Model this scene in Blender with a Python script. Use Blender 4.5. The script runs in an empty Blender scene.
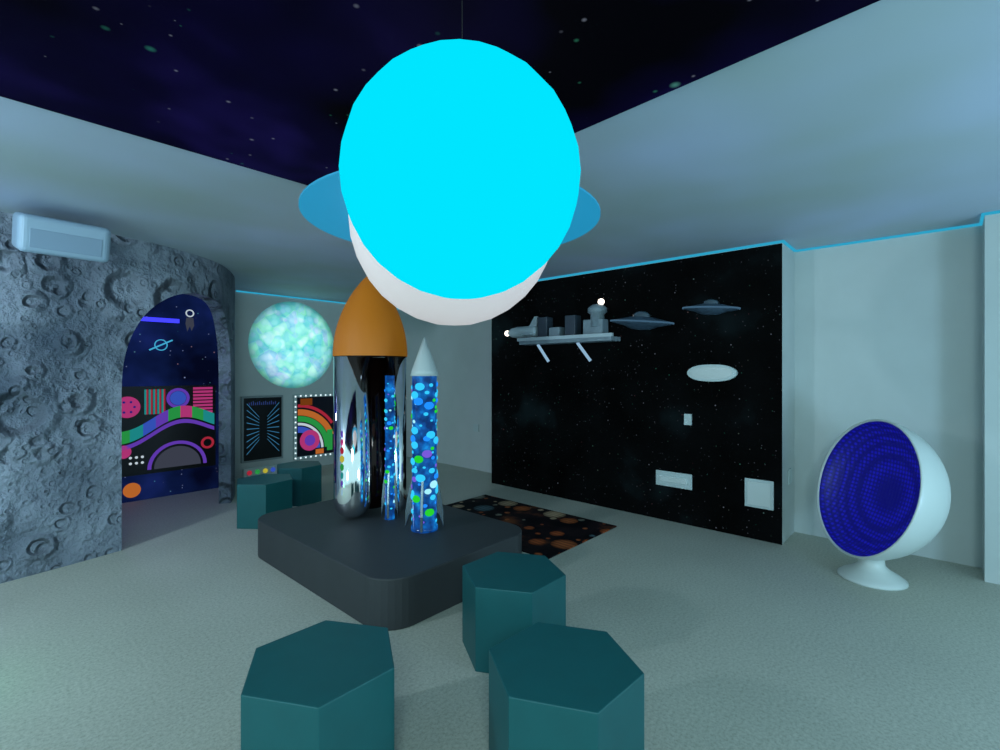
import bpy, bmesh, math, random
from mathutils import Vector, Matrix
random.seed(7)
sc = bpy.context.scene
sc.view_settings.view_transform = 'Standard'
sc.view_settings.look = 'None'

def lin(c):
    return tuple(((v/255.0)/12.92 if v/255.0 <= 0.04045 else ((v/255.0+0.055)/1.055)**2.4) for v in c)

# ---------------- materials ----------------
def new_mat(name):
    m = bpy.data.materials.new(name); m.use_nodes = True
    nt = m.node_tree
    b = nt.nodes['Principled BSDF']
    return m, nt, b

def mat(name, rgb, rough=0.6, metal=0.0, em=None, es=0.0, noise=0.0, scale=20.0, bump=0.0):
    m, nt, b = new_mat(name)
    c = lin(rgb)
    b.inputs['Base Color'].default_value = (*c, 1)
    b.inputs['Roughness'].default_value = rough
    b.inputs['Metallic'].default_value = metal
    if em is not None:
        b.inputs['Emission Color'].default_value = (*lin(em), 1)
        b.inputs['Emission Strength'].default_value = es
    if noise > 0 or bump > 0:
        tc = nt.nodes.new('ShaderNodeTexCoord')
        n = nt.nodes.new('ShaderNodeTexNoise'); n.inputs['Scale'].default_value = scale
        n.inputs['Detail'].default_value = 5
        nt.links.new(tc.outputs['Object'], n.inputs['Vector'])
        if noise > 0:
            r = nt.nodes.new('ShaderNodeValToRGB')
            r.color_ramp.elements[0].position = 0.3; r.color_ramp.elements[1].position = 0.7
            r.color_ramp.elements[0].color = (*[v*(1-noise) for v in c], 1)
            r.color_ramp.elements[1].color = (*[min(1, v*(1+noise)) for v in c], 1)
            nt.links.new(n.outputs['Fac'], r.inputs['Fac'])
            nt.links.new(r.outputs['Color'], b.inputs['Base Color'])
        if bump > 0:
            bp = nt.nodes.new('ShaderNodeBump'); bp.inputs['Strength'].default_value = bump
            bp.inputs['Distance'].default_value = 0.01
            nt.links.new(n.outputs['Fac'], bp.inputs['Height'])
            nt.links.new(bp.outputs['Normal'], b.inputs['Normal'])
    return m

def glow(name, rgb, s=1.0):
    m, nt, b = new_mat(name)
    b.inputs['Base Color'].default_value = (0, 0, 0, 1)
    b.inputs['Specular IOR Level'].default_value = 0
    b.inputs['Emission Color'].default_value = (*lin(rgb), 1)
    b.inputs['Emission Strength'].default_value = s
    return m

def N(nt, t, **kw):
    n = nt.nodes.new(t)
    for k, v in kw.items():
        setattr(n, k, v)
    return n
def math_(nt, op, a, b=None, clamp=False):
    n = nt.nodes.new('ShaderNodeMath'); n.operation = op; n.use_clamp = clamp
    for i, v in enumerate((a, b)):
        if v is None: continue
        if isinstance(v, (int, float)): n.inputs[i].default_value = v
        else: nt.links.new(v, n.inputs[i])
    return n.outputs[0]
def ramp(nt, fac, stops, interp='LINEAR'):
    r = nt.nodes.new('ShaderNodeValToRGB'); cr = r.color_ramp; cr.interpolation = interp
    while len(cr.elements) < len(stops): cr.elements.new(0.5)
    for e, (p, c) in zip(cr.elements, stops):
        e.position = p; e.color = (*c, 1) if len(c) == 3 else c
    nt.links.new(fac, r.inputs['Fac'])
    return r.outputs['Color']
def mixc(nt, fac, a, b, mode='MIX'):
    n = nt.nodes.new('ShaderNodeMix'); n.data_type = 'RGBA'; n.blend_type = mode
    if isinstance(fac, (int, float)): n.inputs[0].default_value = fac
    else: nt.links.new(fac, n.inputs[0])
    for i, v in ((6, a), (7, b)):
        if isinstance(v, tuple): n.inputs[i].default_value = (*v, 1)
        else: nt.links.new(v, n.inputs[i])
    return n.outputs[2]

def stars_fac(nt, vec, scale, radius, keep):
    v = N(nt, 'ShaderNodeTexVoronoi'); v.inputs['Scale'].default_value = scale
    nt.links.new(vec, v.inputs['Vector'])
    sep = N(nt, 'ShaderNodeSeparateColor'); nt.links.new(v.outputs['Color'], sep.inputs[0])
    on = math_(nt, 'GREATER_THAN', sep.outputs[0], 1-keep)
    rad = math_(nt, 'MULTIPLY', sep.outputs[1], radius)
    t = math_(nt, 'DIVIDE', v.outputs['Distance'], math_(nt, 'ADD', rad, radius*0.3))
    f = math_(nt, 'SUBTRACT', 1.0, t, True)
    return math_(nt, 'MULTIPLY', f, on), sep.outputs[2]

def galaxy(name, base_stops, nscale, stars, rough=0.7, em=0.7, tint=((0.7, 0.8, 1.0), (0.1, 0.9, 0.6)), odd=(0.9, 0.4, 0.5)):
    m, nt, b = new_mat(name)
    tc = N(nt, 'ShaderNodeTexCoord'); vec = tc.outputs['Object']
    n = N(nt, 'ShaderNodeTexNoise'); n.inputs['Scale'].default_value = nscale; n.inputs['Detail'].default_value = 3
    nt.links.new(vec, n.inputs['Vector'])
    col = ramp(nt, n.outputs['Fac'], base_stops)
    for sc_, r_, k_, s_ in stars:
        f, rnd = stars_fac(nt, vec, sc_, r_, k_)
        tcol = ramp(nt, rnd, [(0.0, tint[0]), (0.6, tint[0]), (0.8, tint[1]), (1.0, odd)])
        col = mixc(nt, math_(nt, 'MULTIPLY', f, s_, True), col, tcol)
    nt.links.new(col, b.inputs['Emission Color'])
    b.inputs['Emission Strength'].default_value = em
    nt.links.new(mixc(nt, 0.9, col, (0, 0, 0)), b.inputs['Base Color'])
    b.inputs['Roughness'].default_value = rough
    b.inputs['Specular IOR Level'].default_value = 0.03
    return m

def moon_material():
    m, nt, b = new_mat('moon_surface')
    tc = N(nt, 'ShaderNodeTexCoord'); vec = tc.outputs['Object']
    nz = N(nt, 'ShaderNodeTexNoise'); nz.inputs['Scale'].default_value = 2.6; nz.inputs['Detail'].default_value = 9
    nz.inputs['Roughness'].default_value = 0.6
    nt.links.new(vec, nz.inputs['Vector'])
    vm = N(nt, 'ShaderNodeVectorMath'); vm.operation = 'SCALE'; vm.inputs['Scale'].default_value = 0.09
    nt.links.new(nz.outputs['Color'], vm.inputs[0])
    va = N(nt, 'ShaderNodeVectorMath'); va.operation = 'ADD'
    nt.links.new(vec, va.inputs[0]); nt.links.new(vm.outputs[0], va.inputs[1])
    total = math_(nt, 'MULTIPLY', nz.outputs['Fac'], 1.7)
    for sc_, amp in ((1.0, 1.5), (1.9, 1.1), (3.6, 0.65), (6.5, 0.32), (13.0, 0.12)):
        v = N(nt, 'ShaderNodeTexVoronoi'); v.inputs['Scale'].default_value = sc_
        nt.links.new(va.outputs[0], v.inputs['Vector'])
        sp = N(nt, 'ShaderNodeSeparateColor'); nt.links.new(v.outputs['Color'], sp.inputs[0])
        rad = math_(nt, 'ADD', math_(nt, 'MULTIPLY', sp.outputs[0], 0.30), 0.12)
        t = math_(nt, 'DIVIDE', v.outputs['Distance'], rad)
        t2 = math_(nt, 'MULTIPLY', t, 0.5, True)
        h = ramp(nt, t2, [(0.0, (.12,)*3), (0.28, (.12,)*3), (0.46, (.88,)*3), (0.53, (.86,)*3), (0.75, (.57,)*3), (1.0, (.5,)*3)], 'EASE')
        total = math_(nt, 'ADD', total, math_(nt, 'MULTIPLY', h, amp))
    bp = N(nt, 'ShaderNodeBump'); bp.inputs['Strength'].default_value = 1.0; bp.inputs['Distance'].default_value = 0.15
    nt.links.new(total, bp.inputs['Height']); nt.links.new(bp.outputs['Normal'], b.inputs['Normal'])
    n2 = N(nt, 'ShaderNodeTexNoise'); n2.inputs['Scale'].default_value = 1.3; n2.inputs['Detail'].default_value = 7
    nt.links.new(vec, n2.inputs['Vector'])
    c = ramp(nt, n2.outputs['Fac'], [(0.32, lin((88, 100, 116))), (0.68, lin((162, 172, 188)))])
    nt.links.new(c, b.inputs['Base Color'])
    b.inputs['Roughness'].default_value = 0.9
    b.inputs['Specular IOR Level'].default_value = 0.1
    return m

def floor_material():
    m, nt, b = new_mat('speckled_vinyl')
    tc = N(nt, 'ShaderNodeTexCoord'); vec = tc.outputs['Object']
    n = N(nt, 'ShaderNodeTexNoise'); n.inputs['Scale'].default_value = 60; n.inputs['Detail'].default_value = 4
    n.inputs['Roughness'].default_value = 0.8
    nt.links.new(vec, n.inputs['Vector'])
    c1 = ramp(nt, n.outputs['Fac'], [(0.32, lin((156, 160, 148))), (0.5, lin((182, 184, 172))), (0.7, lin((200, 202, 190)))])
    n2 = N(nt, 'ShaderNodeTexNoise'); n2.inputs['Scale'].default_value = 0.9; n2.inputs['Detail'].default_value = 3
    nt.links.new(vec, n2.inputs['Vector'])
    c2 = ramp(nt, n2.outputs['Fac'], [(0.3, (0.88,)*3), (0.7, (1.0,)*3)])
    nt.links.new(mixc(nt, 1.0, c1, c2, 'MULTIPLY'), b.inputs['Base Color'])
    b.inputs['Roughness'].default_value = 0.62
    b.inputs['Specular IOR Level'].default_value = 0.25
    return m

def ceiling_material():
    m, nt, b = new_mat('ceiling_paint_lightspecks')
    tc = N(nt, 'ShaderNodeTexCoord'); vec = tc.outputs['Object']
    n = N(nt, 'ShaderNodeTexNoise'); n.inputs['Scale'].default_value = 0.7; n.inputs['Detail'].default_value = 2
    nt.links.new(vec, n.inputs['Vector'])
    c = ramp(nt, n.outputs['Fac'], [(0.35, lin((172, 186, 188))), (0.65, lin((188, 200, 224)))])  # bluish blotches of projected light, put into the base colour
    nt.links.new(c, b.inputs['Base Color'])
    b.inputs['Roughness'].default_value = 0.7
    f, rnd = stars_fac(nt, vec, 1.5, 0.10, 0.45)  # projected laser specks, painted in as emission
    ec = ramp(nt, rnd, [(0.0, (0.15, 0.8, 0.5)), (0.5, (0.2, 0.7, 0.7)), (1.0, (0.3, 0.4, 0.8))])
    nt.links.new(ec, b.inputs['Emission Color'])
    nt.links.new(math_(nt, 'MULTIPLY', f, 0.7), b.inputs['Emission Strength'])
    return m

M_wall = mat('wall_paint', (194, 201, 200), 0.75, noise=0.03, scale=3)
M_ceil = ceiling_material()
M_floor = floor_material()
M_moon = moon_material()
M_sky = galaxy('starry_ceiling_print', [(0.38, (0.0004, 0.0004, 0.0015)), (0.52, (0.0015, 0.001, 0.014)), (0.64, (0.006, 0.004, 0.05)), (0.75, (0.006, 0.012, 0.06))],
               0.8, [(6, 0.12, 0.35, 0.22), (1.6, 0.06, 0.6, 0.4), (14, 0.16, 0.4, 0.14)], em=1.0, odd=(0.1, 0.7, 0.4))
M_black = galaxy('black_star_panel', [(0.3, (0.0004, 0.0005, 0.0006)), (0.6, (0.0012, 0.002, 0.0025)), (0.75, (0.003, 0.007, 0.009))],
                 1.6, [(14, 0.10, 0.35, 0.2), (34, 0.16, 0.4, 0.18), (5, 0.025, 0.4, 0.5)], em=0.8)
M_space = galaxy('space_mural', [(0.3, (0.001, 0.002, 0.012)), (0.5, (0.003, 0.008, 0.045)), (0.65, (0.006, 0.014, 0.09)), (0.8, (0.02, 0.012, 0.11))],
                 1.6, [(7, 0.10, 0.6, 0.6), (3, 0.05, 0.6, 0.8), (13, 0.12, 0.5, 0.4)], em=1.0, tint=((0.45, 0.55, 1.0), (0.1, 0.8, 0.9)))
M_led = glow('cyan_led', (44, 160, 196), 1.0)
M_teal = mat('teal_vinyl', (6, 84, 88), 0.5, noise=0.05, scale=8)
M_plat = mat('charcoal_vinyl', (50, 53, 56), 0.6, noise=0.06, scale=6)
M_chrome = mat('chrome', (252, 253, 254), 0.08, 1.0)
M_steel = mat('brushed_steel', (150, 165, 175), 0.25, 0.9)
M_gloss = mat('glossy_black', (32, 14, 12), 0.08, 0.6)
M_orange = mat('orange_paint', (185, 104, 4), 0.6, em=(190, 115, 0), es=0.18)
M_white = mat('white_plastic', (205, 214, 212), 0.35)
M_wdim = mat('white_plate', (188, 202, 202), 0.4)
M_cord = mat('black_cord', (8, 8, 12), 0.6)
M_cyan = glow('cyan_planet_glow', (0, 229, 255), 1.0)
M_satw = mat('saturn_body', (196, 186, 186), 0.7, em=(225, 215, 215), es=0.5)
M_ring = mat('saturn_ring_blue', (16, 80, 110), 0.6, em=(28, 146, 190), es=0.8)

# ---------------- geometry helpers ----------------
def link(o):
    sc.collection.objects.link(o); return o
def obj_from_bm(name, bm, mats, parent=None, loc=(0, 0, 0), smooth=False, bevel=0.0, rot=(0, 0, 0), seg=3):
    me = bpy.data.meshes.new(name)
    bmesh.ops.recalc_face_normals(bm, faces=bm.faces)
    bm.to_mesh(me); bm.free()
    for mm in (mats if isinstance(mats, (list, tuple)) else [mats]): me.materials.append(mm)
    if smooth:
        for p in me.polygons: p.use_smooth = True
    o = bpy.data.objects.new(name, me); link(o)
    o.location = loc; o.rotation_euler = rot
    if parent is not None: o.parent = parent
    if bevel > 0:
        md = o.modifiers.new('bevel', 'BEVEL'); md.width = bevel; md.segments = seg; md.limit_method = 'ANGLE'
    return o
def empty(name, loc=(0, 0, 0), rot=(0, 0, 0)):
    e = bpy.data.objects.new(name, None); link(e); e.location = loc; e.rotation_euler = rot
    e.empty_display_size = 0.1
    return e
def add_box(bm, lo, hi, mi=0):
    x0, y0, z0 = lo; x1, y1, z1 = hi
    vs = [bm.verts.new(p) for p in ((x0,y0,z0),(x1,y0,z0),(x1,y1,z0),(x0,y1,z0),(x0,y0,z1),(x1,y0,z1),(x1,y1,z1),(x0,y1,z1))]
    for f in ((0,3,2,1),(4,5,6,7),(0,1,5,4),(1,2,6,5),(2,3,7,6),(3,0,4,7)):
        fc = bm.faces.new([vs[i] for i in f]); fc.material_index = mi
def box(name, lo, hi, m, parent=None, bevel=0.0, loc=(0,0,0), rot=(0,0,0)):
    bm = bmesh.new(); add_box(bm, lo, hi)
    return obj_from_bm(name, bm, m, parent, loc, False, bevel, rot)
def prism(name, pts, z0, z1, m, parent=None, bevel=0.0, loc=(0,0,0), rot=(0,0,0), seg=3):
    bm = bmesh.new()
    a = [bm.verts.new((x, y, z0)) for x, y in pts]; b = [bm.verts.new((x, y, z1)) for x, y in pts]
    bm.faces.new(a[::-1]); bm.faces.new(b)
    n = len(pts)
    for i in range(n): bm.faces.new((a[i], a[(i+1)%n], b[(i+1)%n], b[i]))
    return obj_from_bm(name, bm, m, parent, loc, False, bevel, rot, seg)
def lathe(name, prof, m, parent=None, seg=48, loc=(0,0,0), rot=(0,0,0), smooth=True, scale=None):
    bm = bmesh.new(); rings = []
    for r, z in prof:
        if r < 1e-5: rings.append([bm.verts.new((0, 0, z))])
        else: rings.append([bm.verts.new((r*math.cos(2*math.pi*i/seg), r*math.sin(2*math.pi*i/seg), z)) for i in range(seg)])
    for A, B in zip(rings, rings[1:]):
        for i in range(seg):
            j = (i+1) % seg
            if len(A) == 1 and len(B) == 1: continue
            if len(A) == 1: bm.faces.new((A[0], B[j], B[i]))
            elif len(B) == 1: bm.faces.new((A[i], A[j], B[0]))
            else: bm.faces.new((A[i], A[j], B[j], B[i]))
    o = obj_from_bm(name, bm, m, parent, loc, smooth, 0, rot)
    if scale: o.scale = scale
    return o
def strips(name, polys, m, parent, y, t=0.004, rz=None):
    """flat shapes in local XZ plane, front facing -Y; polys = list of closed outlines"""
    bm = bmesh.new()
    for pts in polys:
        a = [bm.verts.new((x, y, z)) for x, z in pts]; b = [bm.verts.new((x, y+t, z)) for x, z in pts]
        n = len(pts)
        bm.faces.new(a)
        for i in range(n): bm.faces.new((a[i], b[i], b[(i+1)%n], a[(i+1)%n]))
    return obj_from_bm(name, bm, m, parent)
def circ(cx, cz, r, n=28, a0=0, a1=2*math.pi):
    return [(cx+r*math.cos(a0+(a1-a0)*i/n), cz+r*math.sin(a0+(a1-a0)*i/n)) for i in range(n)]
def ringband(cx, cz, r0, r1, a0, a1, n=20):
    out = []
    for i in range(n):
        p = a0+(a1-a0)*i/n; q = a0+(a1-a0)*(i+1)/n
        out.append([(cx+r0*math.cos(p), cz+r0*math.sin(p)), (cx+r1*math.cos(p), cz+r1*math.sin(p)),
                    (cx+r1*math.cos(q), cz+r1*math.sin(q)), (cx+r0*math.cos(q), cz+r0*math.sin(q))])
    return out
def rect(x0, z0, x1, z1): return [(x0,z0),(x1,z0),(x1,z1),(x0,z1)]
def rod(name, p0, p1, r, m, parent=None, seg=10):
    p0 = Vector(p0); p1 = Vector(p1); d = p1-p0
    bm = bmesh.new()
    bmesh.ops.create_cone(bm, cap_ends=True, segments=seg, radius1=r, radius2=r, depth=d.length)
    q = d.to_track_quat('Z', 'Y').to_matrix().to_4x4()
    bmesh.ops.transform(bm, matrix=Matrix.Translation((p0+p1)/2) @ q, verts=bm.verts)
    return obj_from_bm(name, bm, m, parent, smooth=False)

H = 2.8
# ---------------- room shell ----------------
box('floor', (-2.6, -2.6, -0.1), (5.9, 8.1, 0.0), M_floor)
box('ceiling', (-2.6, -2.6, H), (5.9, 8.1, H+0.1), M_ceil)
prism('ceiling_sky_panel', [(-2.6,-2.6),(1.81,-2.6),(2.15,3.02),(-2.6,3.02)], H-0.012, H-0.0005, M_sky)
box('wall_back', (2.56, 7.8, 0), (5.9, 7.95, H), M_wall)
box('wall_right', (5.56, -2.6, 0), (5.75, 7.8, H), M_wall)
box('wall_feature', (5.07, 1.12, 0), (5.56, 4.80, H), M_wall)
box('wall_column', (5.22, -2.6, 0), (5.56, -0.21, H), M_wall)
box('trim_star_panel', (5.06, 1.12, 0.0), (5.07, 4.80, 2.775), M_black)
bm = bmesh.new()
t = 0.018
zt = 2.780
add_box(bm, (5.06-t, 1.12-t, zt), (5.0695, 4.80, 2.799))
add_box(bm, (5.06-t, 1.12-t, zt), (5.56-t, 1.1195, 2.799))
add_box(bm, (5.56-t, -0.21, zt), (5.5595, 1.12-t, 2.799))
add_box(bm, (5.22-t, -0.2095, zt), (5.56-t, -0.21+t, 2.799))
add_box(bm, (5.22-t, -2.5, zt), (5.2195, -0.21+t, 2.799))
add_box(bm, (2.7, 7.8-t, zt), (5.55, 7.7995, 2.799))
add_box(bm, (5.56-t, 4.805, zt), (5.5595, 7.77, 2.799))
obj_from_bm('trim_led_strip', bm, M_led)

# curved moon wall with arch
cp = [(-2.6,4.85),(-1.2,5.04),(0.16,5.25),(0.93,5.43),(1.4,5.6),(1.84,5.93),(2.1,6.3),(2.32,6.75),(2.5,7.3),(2.64,7.8),(2.7,7.95)]
def cr(p0,p1,p2,p3,t):
    return tuple(0.5*((2*b)+(-a+c)*t+(2*a-5*b+4*c-d)*t*t+(-a+3*b-3*c+d)*t**3) for a,b,c,d in zip(p0,p1,p2,p3))
curve = []
for i in range(1, len(cp)-2):
    for k in range(24): curve.append(cr(cp[i-1],cp[i],cp[i+1],cp[i+2],k/24))
curve.append(cp[-2])
curve = [cp[0]] + curve
S = [0]
for a, b in zip(curve, curve[1:]): S.append(S[-1]+math.dist(a, b))
def near_s(p): return S[min(range(len(curve)), key=lambda i: math.dist(curve[i], p))]
s0, s1 = near_s((0.93,5.43)), near_s((2.15,6.4))
sm, hw = (s0+s1)/2, (s1-s0)/2
def arch(s):
    q = abs((s-sm)/hw)
    if q > 1.0001: return 0.0
    return 1.42+0.98*max(0, 1-q**2.3)**(1/2.3)
def at(s):
    for i in range(len(S)-1):
        if S[i] <= s <= S[i+1]+1e-9:
            f = (s-S[i])/(S[i+1]-S[i]); a, b = curve[i], curve[i+1]
            p = (a[0]+(b[0]-a[0])*f, a[1]+(b[1]-a[1])*f)
            d = Vector((b[0]-a[0], b[1]-a[1])).normalized()
            return p, (-d.y, d.x)
n1 = 30
samples = [s0*i/n1 for i in range(n1)]
samples_r = [s1+(S[-1]-s1)*i/n1 for i in range(1, n1+1)]
arc = [sm-hw*math.cos(math.pi*i/48) for i in range(49)]
T = 0.13
bm = bmesh.new()
def col(s, z):
    p, n = at(min(max(s, 0), S[-1]-1e-6))
    return (bm.verts.new((p[0], p[1], z)), bm.verts.new((p[0]+n[0]*T, p[1]+n[1]*T, z)))
def quad(a,b,c,d): bm.faces.new((a,b,c,d))
def section(ss, bottoms):
    prev = None
    for s, zb in zip(ss, bottoms):
        f0, b0 = col(s, zb); f1, b1 = col(s, H)
        if prev:
            pf0, pb0, pf1, pb1 = prev
            quad(pf0, f0, f1, pf1); quad(b0, pb0, pb1, b1); quad(pf0, pb0, b0, f0); quad(pf1, f1, b1, pb1)
        prev = (f0, b0, f1, b1)
section(samples+[s0], [0]*(n1+1))
section([s1]+samples_r, [0]*(n1+1))
section(arc, [arch(s) for s in arc])
for s in (s0, s1):
    a, b = col(s, 0); c, d = col(s, 1.42); quad(a, b, d, c)
bmesh.ops.remove_doubles(bm, verts=bm.verts, dist=0.0005)
obj_from_bm('wall_moon', bm, M_moon, smooth=False)

# den behind arch
box('wall_den_back', (-1.4, 7.36, 0), (2.50, 7.5, H), M_space)
box('wall_den_left', (-1.5, 5.3, 0), (-1.4, 7.5, H), M_space)

# ---- sensory wall panel in den ----
e = empty('sensory_wall_panel', (1.18, 7.36, 0.32))
W_, H_ = 1.10, 1.09
box('backboard', (0, -0.03, 0), (W_, -0.001, H_), mat('panel_black', (5, 5, 8), 0.5), e)
G = {k: glow('g_'+k, v, 0.85) for k, v in dict(pink=(180,55,120), blue=(55,85,190), green=(40,150,70), teal=(30,140,140), orange=(190,105,45),
      violet=(100,60,180), red=(170,40,60), white=(200,215,225), grey=(62,66,80), cyan=(70,180,225), dblue=(20,35,130), yellow=(190,180,60), brown=(120,60,20), pale=(150,190,220)).items()}
def wave(z0, w, x0=0.02, x1=W_-0.02, n=40):
    q = []
    for i in range(n):
        a = x0+(x1-x0)*i/n; b = x0+(x1-x0)*(i+1)/n
        za = z0+0.11*math.sin(a*5.2-2.0)+0.1*a; zb = z0+0.11*math.sin(b*5.2-2.0)+0.1*b
        q.append([(a, za), (b, zb), (b, zb+w), (a, za+w)])
    return q
strips('wave_violet', wave(0.425, 0.05), G['violet'], e, -0.036)
qs = wave(0.50, 0.15)
for j, nm in enumerate(('green','teal','blue','violet','green','pink')):
    strips('wave_key_%s_%d'%(nm, j+1), [q for i, q in enumerate(qs) if (i//5) % 6 == j], G[nm], e, -0.042)
strips('dot_disc', [circ(0.13, 0.84, 0.13)], G['pink'], e, -0.036)
strips('dot_disc_small', [circ(0.09, 0.30, 0.08)], G['pink'], e, -0.036)
strips('dot_holes', [circ(0.13+0.07*math.cos(a*1.05), 0.84+0.07*math.sin(a*1.05), 0.014, 8) for a in range(6)], G['dblue'], e, -0.04)
strips('stripe_pad', [rect(0.30+i*0.045, 0.74, 0.32+i*0.045, 1.05) for i in range(5)], G['teal'], e, -0.036)
strips('stripe_pad_red', [rect(0.322+i*0.045, 0.74, 0.338+i*0.045, 1.05) for i in range(5)], G['red'], e, -0.036)
strips('blue_ring', ringband(0.66, 0.93, 0.095, 0.13, 0, 2*math.pi), G['violet'], e, -0.036)
strips('blue_disc', [circ(0.66, 0.93, 0.09)], G['blue'], e, -0.036)
strips('weave_pad', [rect(0.83, 0.72+i*0.045, 1.06, 0.75+i*0.045) for i in range(8)], G['pink'], e, -0.036)
strips('grey_dome', [circ(0.66, 0.05, 0.26, 24, 0, math.pi)+[(0.40, 0.05)]], G['grey'], e, -0.036)
strips('dome_band', ringband(0.66, 0.05, 0.29, 0.33, 0, math.pi), G['violet'], e, -0.036)
strips('red_ring', ringband(1.0, 0.32, 0.05, 0.08, 0, 2*math.pi), G['red'], e, -0.036)
strips('white_dots', [circ(0.16+0.06*(i%3), 0.22-0.07*(i//3), 0.016, 10) for i in range(6)], G['white'], e, -0.036)
e = empty('painted_planet', (1.36, 7.359, 0.14))
strips('disc', [circ(0, 0, 0.09)], G['orange'], e, -0.006)
e = empty('painted_ringed_planet', (1.66, 7.359, 1.93))
strips('outline', ringband(0, 0, 0.06, 0.072, 0, 6.2832), G['cyan'], e, -0.006)
strips('ring', [[(-0.13,-0.06),(-0.12,-0.075),(0.13,0.06),(0.12,0.075)]], G['cyan'], e, -0.008)
e = empty('painted_astronaut', (1.98, 7.359, 2.3))
strips('helmet', ringband(0, 0.06, 0.035, 0.05, 0, 6.2832), G['white'], e, -0.006)
strips('suit', [[(-0.04,0.0),(0.04,0.0),(0.05,-0.1),(0.02,-0.17),(0,-0.11),(-0.03,-0.18),(-0.05,-0.08)]], G['grey'], e, -0.006)
box('led_bar', (1.3, 7.31, 2.22), (1.85, 7.355, 2.27), glow('blue_led', (60, 60, 255), 1.5))

# ---- back wall: moon lamp ----
m, nt, b = new_mat('moon_lamp')
tc = N(nt, 'ShaderNodeTexCoord')
cols = None
for sc_, w_ in ((5.5, 1.0), (11.0, 0.5)):
    v = N(nt, 'ShaderNodeTexVoronoi'); v.inputs['Scale'].default_value = sc_; v.feature = 'SMOOTH_F1'; v.inputs['Smoothness'].default_value = 0.25
    nt.links.new(tc.outputs['Object'], v.inputs['Vector'])
    sp = N(nt, 'ShaderNodeSeparateColor'); nt.links.new(v.outputs['Color'], sp.inputs[0])
    c = ramp(nt, sp.outputs[0], [(0.15, lin((90,195,205))), (0.35, lin((165,235,228))), (0.5, lin((140,235,185))), (0.65, lin((205,245,240))), (0.8, lin((130,195,235))), (0.95, lin((200,205,245)))])
    d = ramp(nt, v.outputs['Distance'], [(0.15, (1,1,1)), (0.4, (.9,.95,.95)), (0.62, (.5,.75,.75))])
    cc = mixc(nt, 1.0, c, d, 'MULTIPLY')
    cols = cc if cols is None else mixc(nt, 0.4, cols, cc)
ln = N(nt, 'ShaderNodeVectorMath'); ln.operation = 'LENGTH'; nt.links.new(tc.outputs['Object'], ln.inputs[0])
rim = ramp(nt, ln.outputs['Value'], [(0.0, (1.1,1.1,1.1)), (0.45, (0.95,)*3), (0.60, (.6,.68,.68)), (0.70, (.2,.28,.28))])
cols = mixc(nt, 1.0, cols, rim, 'MULTIPLY')
nt.links.new(cols, b.inputs['Emission Color'])
b.inputs['Emission Strength'].default_value = 1.25
b.inputs['Base Color'].default_value = (0.2, 0.3, 0.3, 1)
lathe('moon_wall_lamp', [(0.0, 0.10), (0.25, 0.09), (0.45, 0.065), (0.60, 0.035), (0.70, 0.0), (0.0, 0.0)], m, loc=(3.57, 7.799, 2.02), rot=(math.pi/2, 0, 0))

# ---- infinity mirror panel ----
e = empty('infinity_light_panel', (2.76, 7.8, 0.22))
box('frame', (0, -0.05, 0), (0.62, -0.001, 1.0), mat('frame_grey', (140,152,155), 0.4), e, 0.006)
box('mirror', (0.03, -0.056, 0.03), (0.59, -0.05, 0.97), mat('mirror_black', (4,6,12), 0.3), e)
L = []
for i in range(9):
    z = 0.12+0.095*i; dz = (z-0.5)
    for sgn in (-1, 1):
        xa = 0.31+sgn*0.24; xb = 0.31+sgn*0.06
        za = z; zb = 0.5+dz*0.45
        L.append([(xa, za), (xb, zb), (xb, zb+0.008), (xa, za+0.012)] if sgn < 0 else [(xb, zb), (xa, za), (xa, za+0.012), (xb, zb+0.008)])
strips('light_lines', L, glow('line_blue', (60,130,170), 0.7), e, -0.06)
strips('light_lines_top', [rect(0.1+0.03*i, 0.86, 0.11+0.03*i, 0.9+0.01*(i%3)) for i in range(14)], glow('line_dim', (50,70,130), 0.7), e, -0.06)
e = empty('button_console', (2.76, 7.70, 0.0))
box('body', (0, -0.03, 0.0), (0.62, 0.03, 0.15), M_wdim, e, 0.01)
for i, nm in enumerate(('red','green','yellow','blue','white')):
    lathe('button_'+nm, [(0.035,0),(0.035,0.01),(0,0.018)], G[nm], e, 16, (0.08+0.115*i, -0.03, 0.08), (math.pi/2,0,0))

# ---- colourful activity panel ----
e = empty('rainbow_activity_panel', (3.55, 7.8, 0.16))
box('frame', (0, -0.05, 0), (0.74, -0.001, 1.06), M_wdim, e, 0.006)
box('board', (0.05, -0.056, 0.05), (0.69, -0.05, 1.01), mat('board_navy', (10,12,34), 0.3), e)
for nm, r0, r1 in (('orange',0.56,0.66),('green',0.46,0.55),('white',0.40,0.44),('blue',0.28,0.38),('red',0.69,0.74)):
    strips('arc_'+nm, [q for q in ringband(0.06, 0.16, r0, r1, 0.0, math.pi/2, 24) if max(p[0] for p in q) < 0.69 and max(p[1] for p in q)<1.0], G[nm], e, -0.06)
strips('pink_disc', [circ(0.26, 0.30, 0.17)], G['pink'], e, -0.066)
strips('pink_disc_centre', [circ(0.26, 0.30, 0.09)], G['violet'], e, -0.070)
strips('green_pad', [rect(0.56, 0.10, 0.66, 0.45)], G['green'], e, -0.066)
strips('dark_pad', [rect(0.10, 0.88, 0.30, 0.99)], G['brown'], e, -0.066)
strips('orange_pad', [rect(0.36, 0.06, 0.5, 0.14)], G['orange'], e, -0.066)
dots = []
for i in range(13):
    dots += [circ(0.025, 0.03+i*0.083, 0.014, 8), circ(0.715, 0.03+i*0.083, 0.014, 8)]
for i in range(1, 8): dots += [circ(0.025+i*0.086, 0.025, 0.014, 8), circ(0.025+i*0.086, 1.035, 0.014, 8)]
strips('led_dots', dots, glow('led_white', (225,245,250), 1.2), e, -0.056)

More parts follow.
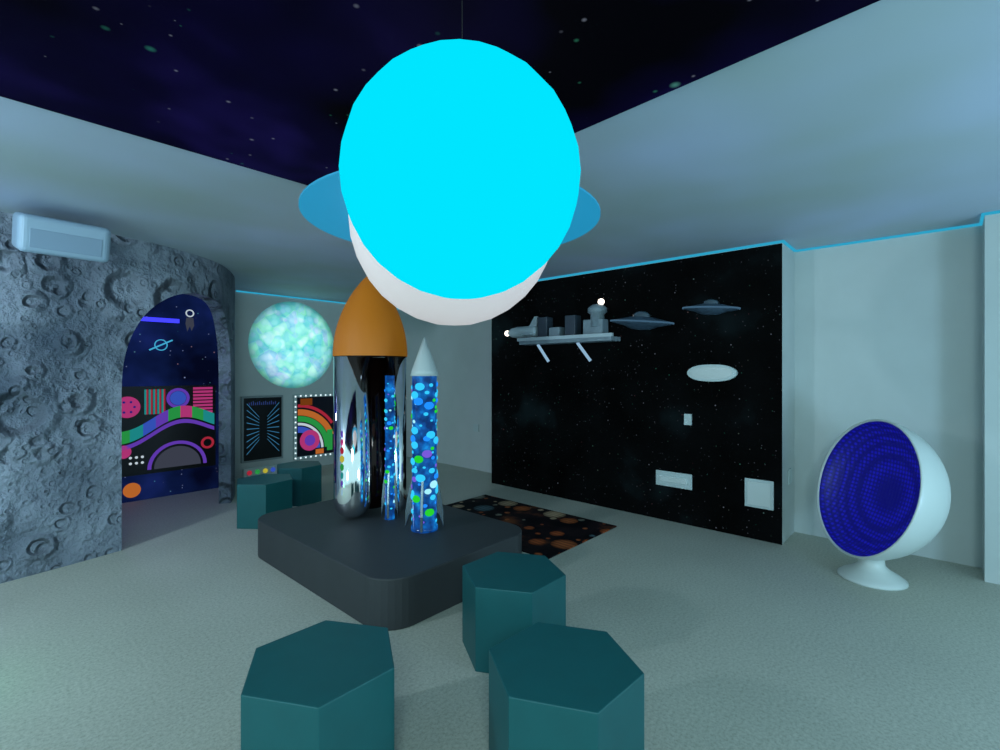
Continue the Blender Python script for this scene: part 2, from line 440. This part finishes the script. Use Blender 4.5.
box('wall_socket', (5.545, 5.55, 0.62), (5.559, 5.67, 0.74), M_wdim)
box('light_switch', (5.28, 1.108, 0.52), (5.40, 1.119, 0.66), M_wdim)

# ---- platform ----
def rrect(x0, y0, x1, y1, r, n=8):
    pts = []
    for cx, cy, a in ((x1-r,y0+r,-90),(x1-r,y1-r,0),(x0+r,y1-r,90),(x0+r,y0+r,180)):
        for i in range(n+1):
            t = math.radians(a+90*i/n); pts.append((cx+r*math.cos(t), cy+r*math.sin(t)))
    return pts
PZ = 0.32
prism('soft_play_platform', rrect(1.68, 2.47, 3.09, 4.53, 0.22), 0, PZ, M_plat, bevel=0.010)

Rv = Vector((0.676, -0.737)); Fv = Vector((0.737, 0.676))

# ---- bubble tubes ----
def bubble_tube(e, loc, r, h, nose, fins, nb):
    o3 = Vector(loc)
    m, nt, b = new_mat('bubble_water')
    tc = N(nt, 'ShaderNodeTexCoord')
    n = N(nt, 'ShaderNodeTexNoise'); n.inputs['Scale'].default_value = 14
    nt.links.new(tc.outputs['Object'], n.inputs['Vector'])
    core = ramp(nt, n.outputs['Fac'], [(0.35, lin((4,38,95))), (0.55, lin((8,78,155))), (0.75, lin((20,135,215)))])
    nt.links.new(core, b.inputs['Emission Color'])
    b.inputs['Emission Strength'].default_value = 1.0
    b.inputs['Base Color'].default_value = (0.005,0.02,0.06,1); b.inputs['Roughness'].default_value = 0.1
    lathe('tube', [(0,0.0),(r*1.02,0.0),(r*1.02,0.03),(r*0.94,0.03),(r*0.94,h),(0,h)], m, e, 36, o3)
    bm = bmesh.new()
    rows = nb//6
    for i in range(nb):
        a = 2*math.pi*((i % 6)+random.uniform(-0.35, 0.35))/6 + (i//6)*0.5
        z = 0.07+(h-0.12)*((i//6)+random.uniform(0.1,0.9))/rows
        s = random.choice((0.13,0.18,0.26,0.36))*r*(1 if r > .08 else 1.3)
        mx = Matrix.Translation((r*0.90*math.cos(a), r*0.90*math.sin(a), z)) @ Matrix.Rotation(a, 4, 'Z') @ Matrix.Diagonal((s*0.5, s*1.1, s*0.85, 1))
        res = bmesh.ops.create_icosphere(bm, subdivisions=2, radius=1.0, matrix=mx)
        mi = random.choice((0,0,0,0,1,1,2,3,3,4))
        for f in {f for v_ in res['verts'] for f in v_.link_faces}: f.material_index = mi
    obj_from_bm('bubbles', bm, [glow('b_cyan',(50,195,245),1.15), glow('b_green',(40,210,50),1.0), glow('b_white',(160,235,255),1.1), glow('b_blue',(30,135,250),1.2), glow('b_violet',(120,90,220),1.0)], e, o3, smooth=True)
    if nose: lathe('tube_nose_cone', [(0,h),(r*1.08,h),(r*1.0,h+0.04),(r*0.55,h+nose*0.55),(0.006,h+nose),(0,h+nose)], M_white, e, 28, o3)
    if fins:
        for kf in range(4):
            ang = math.radians(kf*90 - 47.5)
            bm = bmesh.new()
            prof = [(r*0.95,0.42),(r*1.0+fins*0.5,0.30),(r+fins,0.14),(r+fins,0.02),(r+fins*0.4,0.12),(r*0.95,0.14)]
            a = [bm.verts.new((x,-0.010,z)) for x,z in prof]; b2 = [bm.verts.new((x,0.010,z)) for x,z in prof]
            bm.faces.new(a); bm.faces.new(b2[::-1])
            for i in range(len(prof)): bm.faces.new((a[i], b2[i], b2[(i+1)%len(prof)], a[(i+1)%len(prof)]))
            obj_from_bm('fin_%d'%(kf+1), bm, M_steel, e, o3, rot=(0,0,ang), bevel=0.003)
e = empty('bubble_tube_rocket', (2.50, 3.12, PZ))
bubble_tube(e, (0,0,0), 0.105, 1.24, 0.31, 0.05, 126)

# ---- rocket ----
e = empty('rocket_ship_sculpture', (2.455, 3.83, PZ))
R = 0.325
lathe('nose_cone', [(R,1.41),(R*1.005,1.44)]+[(R*(1-(i/16)**1.9)**0.85, 1.44+0.72*i/16) for i in range(1,17)], M_orange, e, 32)
lathe('nose_base', [(0,1.405),(R*0.995,1.405),(R*0.995,1.412),(0,1.412)], M_gloss, e, 32)
lathe('core', [(0,0.05),(0.10,0.05),(0.14,0.2),(0.14,1.40),(0,1.40)], M_gloss, e, 32, (Fv.x*0.06, Fv.y*0.06, 0))
def tube_prof(r, z0, z1):
    return [(r*math.sin(a*math.pi/16), z0+r*(1-math.cos(a*math.pi/16))) for a in range(9)] + [(r, z1), (0, z1)]
p = Rv*-0.118 + Fv*-0.14
lathe('booster_large', tube_prof(0.160, 0.0, 1.404), M_chrome, e, 48, (p.x, p.y, 0))
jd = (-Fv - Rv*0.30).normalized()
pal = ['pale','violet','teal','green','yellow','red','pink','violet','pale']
for i, nm in enumerate(pal):  # coloured reflection on the chrome, imitated by small glowing diamonds
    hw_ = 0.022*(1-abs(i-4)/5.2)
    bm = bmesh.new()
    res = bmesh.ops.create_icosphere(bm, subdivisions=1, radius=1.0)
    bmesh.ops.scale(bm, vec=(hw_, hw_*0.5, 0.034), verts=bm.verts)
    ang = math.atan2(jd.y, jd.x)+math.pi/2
    obj_from_bm('painted_reflection_%d'%(i+1), bm, G[nm], e, (p.x+jd.x*0.162, p.y+jd.y*0.162, 0.26+0.070*i), rot=(0,0,ang))
p = Rv*0.226
lathe('booster_small', tube_prof(0.096, 0.0, 1.404), M_chrome, e, 40, (p.x, p.y, 0))
p = Rv*-0.16 + Fv*0.22
lathe('booster_rear', tube_prof(0.12, 0.0, 1.404), M_chrome, e, 40, (p.x, p.y, 0))
p = Rv*0.209 + Fv*-0.165
bubble_tube(e, (p.x, p.y, 0), 0.042, 1.24, 0.0, 0.03, 72)

# ---- hanging planets ----
e = empty('hanging_cyan_planet', (0, 0, 0))
az = Fv*1 + Rv*(-0.077)
c = Vector((az.x*1.257, az.y*1.257, 2.09)); e.location = c
bm = bmesh.new(); bmesh.ops.create_uvsphere(bm, u_segments=24, v_segments=16, radius=0.302)
obj_from_bm('globe', bm, M_cyan, e)
rod('cord', (0,0,0.29), (0,0,H-0.013-c.z), 0.0012, M_cord, e)
az = Fv + Rv*(-0.094)
dS = 2.2
c = Vector((az.x*dS, az.y*dS, 1.6+0.300*dS))
e = empty('hanging_saturn', c)
bm = bmesh.new(); bmesh.ops.create_uvsphere(bm, u_segments=24, v_segments=16, radius=0.455)
obj_from_bm('globe', bm, M_satw, e, smooth=True)
zr = 0.012
lathe('ring', [(0.44,zr-0.004),(0.648,zr-0.004),(0.648,zr+0.004),(0.44,zr+0.004),(0.44,zr-0.004)], M_ring, e, 64, smooth=False)
rod('cord', (0,0,0.44), (0,0,H-0.001-c.z), 0.002, M_cord, e)

# ---- stools ----
def stool(x, y, r=0.305, a0=0, h=0.45):
    pts = [(r*math.cos(math.radians(a0+60*i)), r*math.sin(math.radians(a0+60*i))) for i in range(6)]
    prism('hexagonal_stool', pts, 0, h, M_teal, bevel=0.004, loc=(x, y, 0), seg=2)
stool(0.965, 1.85, 0.31); stool(1.60, 1.125, 0.31, a0=-3); stool(2.13, 1.85, 0.305, 0)
stool(2.14, 5.36, 0.30, 10); stool(2.76, 5.88, 0.28, 10)

# ---- rug ----
m, nt, b = new_mat('planet_rug')
tc = N(nt, 'ShaderNodeTexCoord'); vec = tc.outputs['Object']
nz = N(nt, 'ShaderNodeTexNoise'); nz.inputs['Scale'].default_value = 3; nz.inputs['Detail'].default_value = 5; nt.links.new(vec, nz.inputs['Vector'])
colr = ramp(nt, nz.outputs['Fac'], [(0.4, (0.003,0.003,0.005)), (0.55, (0.014,0.008,0.010)), (0.70, (0.14,0.045,0.018))])
wv = N(nt, 'ShaderNodeTexWave'); wv.inputs['Scale'].default_value = 6; wv.inputs['Distortion'].default_value = 3; nt.links.new(vec, wv.inputs['Vector'])
for sc_, mr, keep in ((6.5, 0.14, 0.6), (2.9, 0.26, 0.85)):
    v = N(nt, 'ShaderNodeTexVoronoi'); v.voronoi_dimensions = '2D'; v.inputs['Scale'].default_value = sc_; v.inputs['Randomness'].default_value = 0.8; nt.links.new(vec, v.inputs['Vector'])
    sp = N(nt, 'ShaderNodeSeparateColor'); nt.links.new(v.outputs['Color'], sp.inputs[0])
    rad = math_(nt, 'ADD', math_(nt, 'MULTIPLY', sp.outputs[0], mr), 0.12)
    ins = math_(nt, 'MULTIPLY', math_(nt, 'LESS_THAN', v.outputs['Distance'], rad), math_(nt, 'LESS_THAN', sp.outputs[2], keep))
    pc = ramp(nt, sp.outputs[1], [(0.0, lin((185,92,50))), (0.25, lin((205,175,140))), (0.45, lin((90,120,130))), (0.6, lin((195,105,60))), (0.8, lin((150,150,135)))], 'CONSTANT')
    pc = mixc(nt, math_(nt, 'MULTIPLY', wv.outputs['Fac'], 0.55), pc, (0.03, 0.02, 0.016))
    sh = ramp(nt, math_(nt, 'DIVIDE', v.outputs['Distance'], rad), [(0.0, (1,1,1)), (0.7, (0.75,)*3), (1.0, (0.3,)*3)])
    colr = mixc(nt, ins, colr, mixc(nt, 1.0, pc, sh, 'MULTIPLY'))
nt.links.new(colr, b.inputs['Base Color']); b.inputs['Roughness'].default_value = 0.8
b.inputs['Specular IOR Level'].default_value = 0.1
box('planet_rug', (3.32, 2.50, 0.0), (4.50, 4.38, 0.012), m)

# ---- ball chair ----
chair = empty('ball_chair', (4.72, 0.43, 0))
lathe('pedestal', [(0,0),(0.22,0),(0.22,0.012),(0.19,0.035),(0.12,0.075),(0.085,0.11),(0.08,0.15),(0.09,0.18),(0.11,0.20),(0,0.205)], M_white, chair, 40)
m, nt, b = new_mat('quilted_blue')
tc = N(nt, 'ShaderNodeTexCoord')
v = N(nt, 'ShaderNodeTexVoronoi'); v.inputs['Scale'].default_value = 32; v.inputs['Randomness'].default_value = 0.0
nt.links.new(tc.outputs['Object'], v.inputs['Vector'])
nt.links.new(ramp(nt, v.outputs['Distance'], [(0.2, lin((16,16,120))), (0.5, lin((5,4,70)))]), b.inputs['Base Color'])
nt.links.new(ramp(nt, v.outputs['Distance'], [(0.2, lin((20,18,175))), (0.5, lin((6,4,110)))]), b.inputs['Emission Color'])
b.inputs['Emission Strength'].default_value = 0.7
bp = N(nt, 'ShaderNodeBump'); bp.inputs['Strength'].default_value = 0.4; bp.inputs['Distance'].default_value = 0.01; bp.invert = True
nt.links.new(v.outputs['Distance'], bp.inputs['Height']); nt.links.new(bp.outputs['Normal'], b.inputs['Normal'])
nrm = Vector((-0.64, 0.77, 0.27)).normalized()
q = nrm.to_track_quat('Z', 'Y').to_euler()
A_, D_ = 0.535, 0.46
outer = [(A_*math.sin(t*math.pi/2), -D_*math.cos(t*math.pi/2)) for t in [i/16 for i in range(17)]]
outer += [(A_-0.004, 0.008), (A_-0.012, 0.008), (A_-0.018, -0.005)]
inner = [((A_-0.018)*math.sin(t*math.pi/2), -0.005-0.20*math.cos(t*math.pi/2)) for t in [i/16 for i in range(16, -1, -1)]]
shell_loc = (-0.085, 0.045, 0.715)
lathe('shell', outer, M_white, chair, 56, shell_loc, q)
lathe('cushion_lining', inner, m, chair, 56, shell_loc, q)

# ---- wall items on star panel ----
RZ = -math.pi/2
X0 = 5.06
e = empty('space_station_model', (X0, 3.42, 1.94), (0, 0, RZ))
M_st = mat('station_grey', (132,148,158), 0.5, noise=0.15, scale=14)
M_dk = mat('station_dark', (56,68,80), 0.5)
M_lt = mat('station_light', (190,205,212), 0.5)
box('deck', (-0.68, -0.22, 0), (0.66, -0.001, 0.05), M_st, e, 0.005)
box('deck_lip', (-0.70, -0.235, 0.045), (0.68, -0.20, 0.085), M_lt, e)
for nm, x0, x1, z1, mt in (('tower_1', -0.42, -0.27, 0.29, M_dk), ('tower_2', -0.24,-0.08,0.15, M_st), ('tower_3', 0.0, 0.15, 0.28, M_dk), ('tower_4', 0.26, 0.52, 0.21, M_st)):
    box(nm, (x0, -0.17, 0.05), (x1, -0.03, z1+0.05), mt, e, 0.01)
lathe('dome_tower', [(0,0.05),(0.08,0.05),(0.08,0.20),(0.11,0.22),(0.11,0.27),(0.06,0.31),(0,0.32)], M_st, e, 24, (0.42,-0.11,0.12))
# shuttle docked at the left end (nose towards local -X)
lathe('shuttle_fuselage', [(0,-0.26),(0.03,-0.24),(0.06,-0.18),(0.075,-0.08),(0.075,0.2),(0.06,0.24),(0,0.245)], M_lt, e, 24, (-0.70,-0.12,0.17), (0,math.pi/2,0))
prism('shuttle_wings', [(-0.78,-0.12),(-0.56,-0.26),(-0.47,-0.26),(-0.47,-0.004),(-0.56,-0.004)], 0.12, 0.14, M_lt, e)
strips('shuttle_tail', [[(-0.60,0.22),(-0.47,0.22),(-0.45,0.36),(-0.50,0.36)]], M_lt, e, -0.13, 0.02)
box('docking_clamp', (-0.62, -0.15, 0.05), (-0.54, -0.09, 0.12), M_dk, e)
rod('strut_1', (-0.45,-0.12,0.0), (-0.33,-0.05,-0.22), 0.018, G['pale'], e)
rod('strut_2', (0.15,-0.12,0.0), (0.29,-0.05,-0.22), 0.018, G['pale'], e)
M_bulb = glow('bulb_white', (255,240,225), 3.0)
for i, (x, z) in enumerate(((0.47, 0.46), (-0.98, 0.17))):
    bm = bmesh.new(); bmesh.ops.create_uvsphere(bm, u_segments=16, v_segments=10, radius=0.038)
    obj_from_bm('bulb_%d'%(i+1), bm, M_bulb, e, (x, -0.11, z), True)
def saucer(y, z, r, tilt):
    e = empty('flying_saucer', (X0-0.003-r*0.62, y, z), (0, tilt, RZ))
    M_u = mat('saucer_hull', (80,102,122), 0.4, 0.3, noise=0.3, scale=18)
    s = (1,0.6,1)
    lathe('hull', [(0,-0.24*r),(0.3*r,-0.22*r),(0.55*r,-0.12*r),(0.95*r,-0.04*r),(r,0),(0.95*r,0.03*r),(0.35*r,0.15*r),(0.30*r,0.16*r)], M_u, e, 40, scale=s)
    lathe('dome', [(0.30*r,0.13*r),(0.27*r,0.24*r),(0.16*r,0.31*r),(0,0.33*r)], M_steel, e, 24, scale=s)
    lathe('rim_lights', [(1.0*r,-0.008),(1.01*r,0),(1.0*r,0.008)], glow('rim_blue',(80,120,150),0.6), e, 40, scale=s)
saucer(2.40, 2.12, 0.35, 0.10); saucer(1.70, 2.21, 0.27, 0.08)

e = empty('oval_wall_light', (X0, 1.74, 1.58), (0, 0, RZ))
pts = [(0.24*math.copysign(abs(math.cos(t))**0.8, math.cos(t)), 0.085*math.sin(t)) for t in [2*math.pi*i/40 for i in range(40)]]
strips('base', [pts], M_wdim, e, -0.04, 0.039)
strips('lens', [[(x*0.85, z*0.75) for x, z in pts]], mat('lens', (170,185,185), 0.3, em=(150,170,170), es=0.2), e, -0.05, 0.01)
box('wall_control_plate', (X0-0.02, 1.945, 1.04), (X0-0.001, 2.02, 1.155), M_wdim)
e = empty('wall_socket_plate', (X0, 2.135, 0.45), (0,0,RZ))
box('plate', (-0.195,-0.02,-0.08), (0.195,-0.001,0.08), M_wdim, e, 0.006)
box('socket_row', (-0.15,-0.028,-0.03), (0.15,-0.02,0.03), M_white, e, 0.003)
e = empty('wall_access_panel', (X0, 1.31, 0.44), (0,0,RZ))
box('plate', (-0.125,-0.02,-0.135), (0.125,-0.001,0.135), M_wdim, e, 0.006)
box('door', (-0.10,-0.026,-0.11), (0.10,-0.02,0.11), M_white, e, 0.003)

# ---- projector ----
e = empty('wall_projector', (0.48, 4.86, 2.57), (math.radians(14), 0, math.radians(4)))
M_pr = mat('projector_plastic', (142,166,186), 0.4)
prism('body', [(-0.25,-0.16),(0.25,-0.16),(0.26,-0.10),(0.25,0.2),(-0.25,0.2),(-0.26,-0.10)], -0.11, 0.15, M_pr, e, 0.035, seg=4)
box('front_grille', (-0.20,-0.163,-0.07), (0.20,-0.157,0.06), mat('grille', (125,148,170), 0.5), e, 0.003)
box('wall_bracket', (-0.06,0.10,-0.03), (0.06,0.46,0.05), M_dk, e)

# ---------------- lights ----------------
def area(name, loc, target, size, power, color):
    l = bpy.data.lights.new(name, 'AREA'); l.shape = 'DISK'; l.size = size; l.energy = power; l.color = color
    o = bpy.data.objects.new(name, l); link(o); o.location = loc
    o.rotation_euler = (Vector(target)-Vector(loc)).to_track_quat('-Z', 'Y').to_euler()
    return o
def point(name, loc, power, color, r=0.05):
    l = bpy.data.lights.new(name, 'POINT'); l.energy = power; l.color = color; l.shadow_soft_size = r
    o = bpy.data.objects.new(name, l); link(o); o.location = loc; return o
area('room_fill', (-0.9, -0.9, 2.55), (2.8, 2.8, 0.2), 1.2, 88, (0.66, 0.96, 1.0))  # added fill behind the camera, not a fitting of the room
area('ceiling_fill', (2.6, -2.2, 0.7), (3.3, 1.4, 2.8), 0.8, 46, (0.42, 0.74, 1.0))  # unseen low fill, added to brighten the ceiling
area('ceiling_fill_left', (-1.9, 1.6, 0.7), (0.6, 4.4, 2.8), 0.6, 20, (0.55, 0.88, 1.0))  # second added fill out of view, for the left ceiling band
area('moon_wall_fill', (-2.3, 3.6, 2.5), (1.2, 5.6, 1.2), 0.2, 72, (0.66, 0.86, 1.0))  # added grazing light out of view, brings out the crater relief
point('den_light', (0.9, 6.5, 2.2), 18, (0.50, 0.55, 1.0), 0.1)
point('green_laser_light', (-0.25, 3.6, 0.3), 2.0, (0.1, 1.0, 0.4), 0.05)

w = bpy.data.worlds.new('room_ambient'); sc.world = w; w.use_nodes = True
bg = w.node_tree.nodes['Background']
bg.inputs['Color'].default_value = (0.55, 0.93, 1.0, 1); bg.inputs['Strength'].default_value = 0.92

# ---------------- camera ----------------
cd = bpy.data.cameras.new('camera'); cam = bpy.data.objects.new('camera', cd); link(cam)
cam.location = (0, 0, 1.6); cam.rotation_euler = (math.pi/2, 0, math.radians(-47.5))
cd.sensor_width = 36; cd.lens = 17.57; cd.shift_y = -0.004; cd.clip_start = 0.05
sc.camera = cam
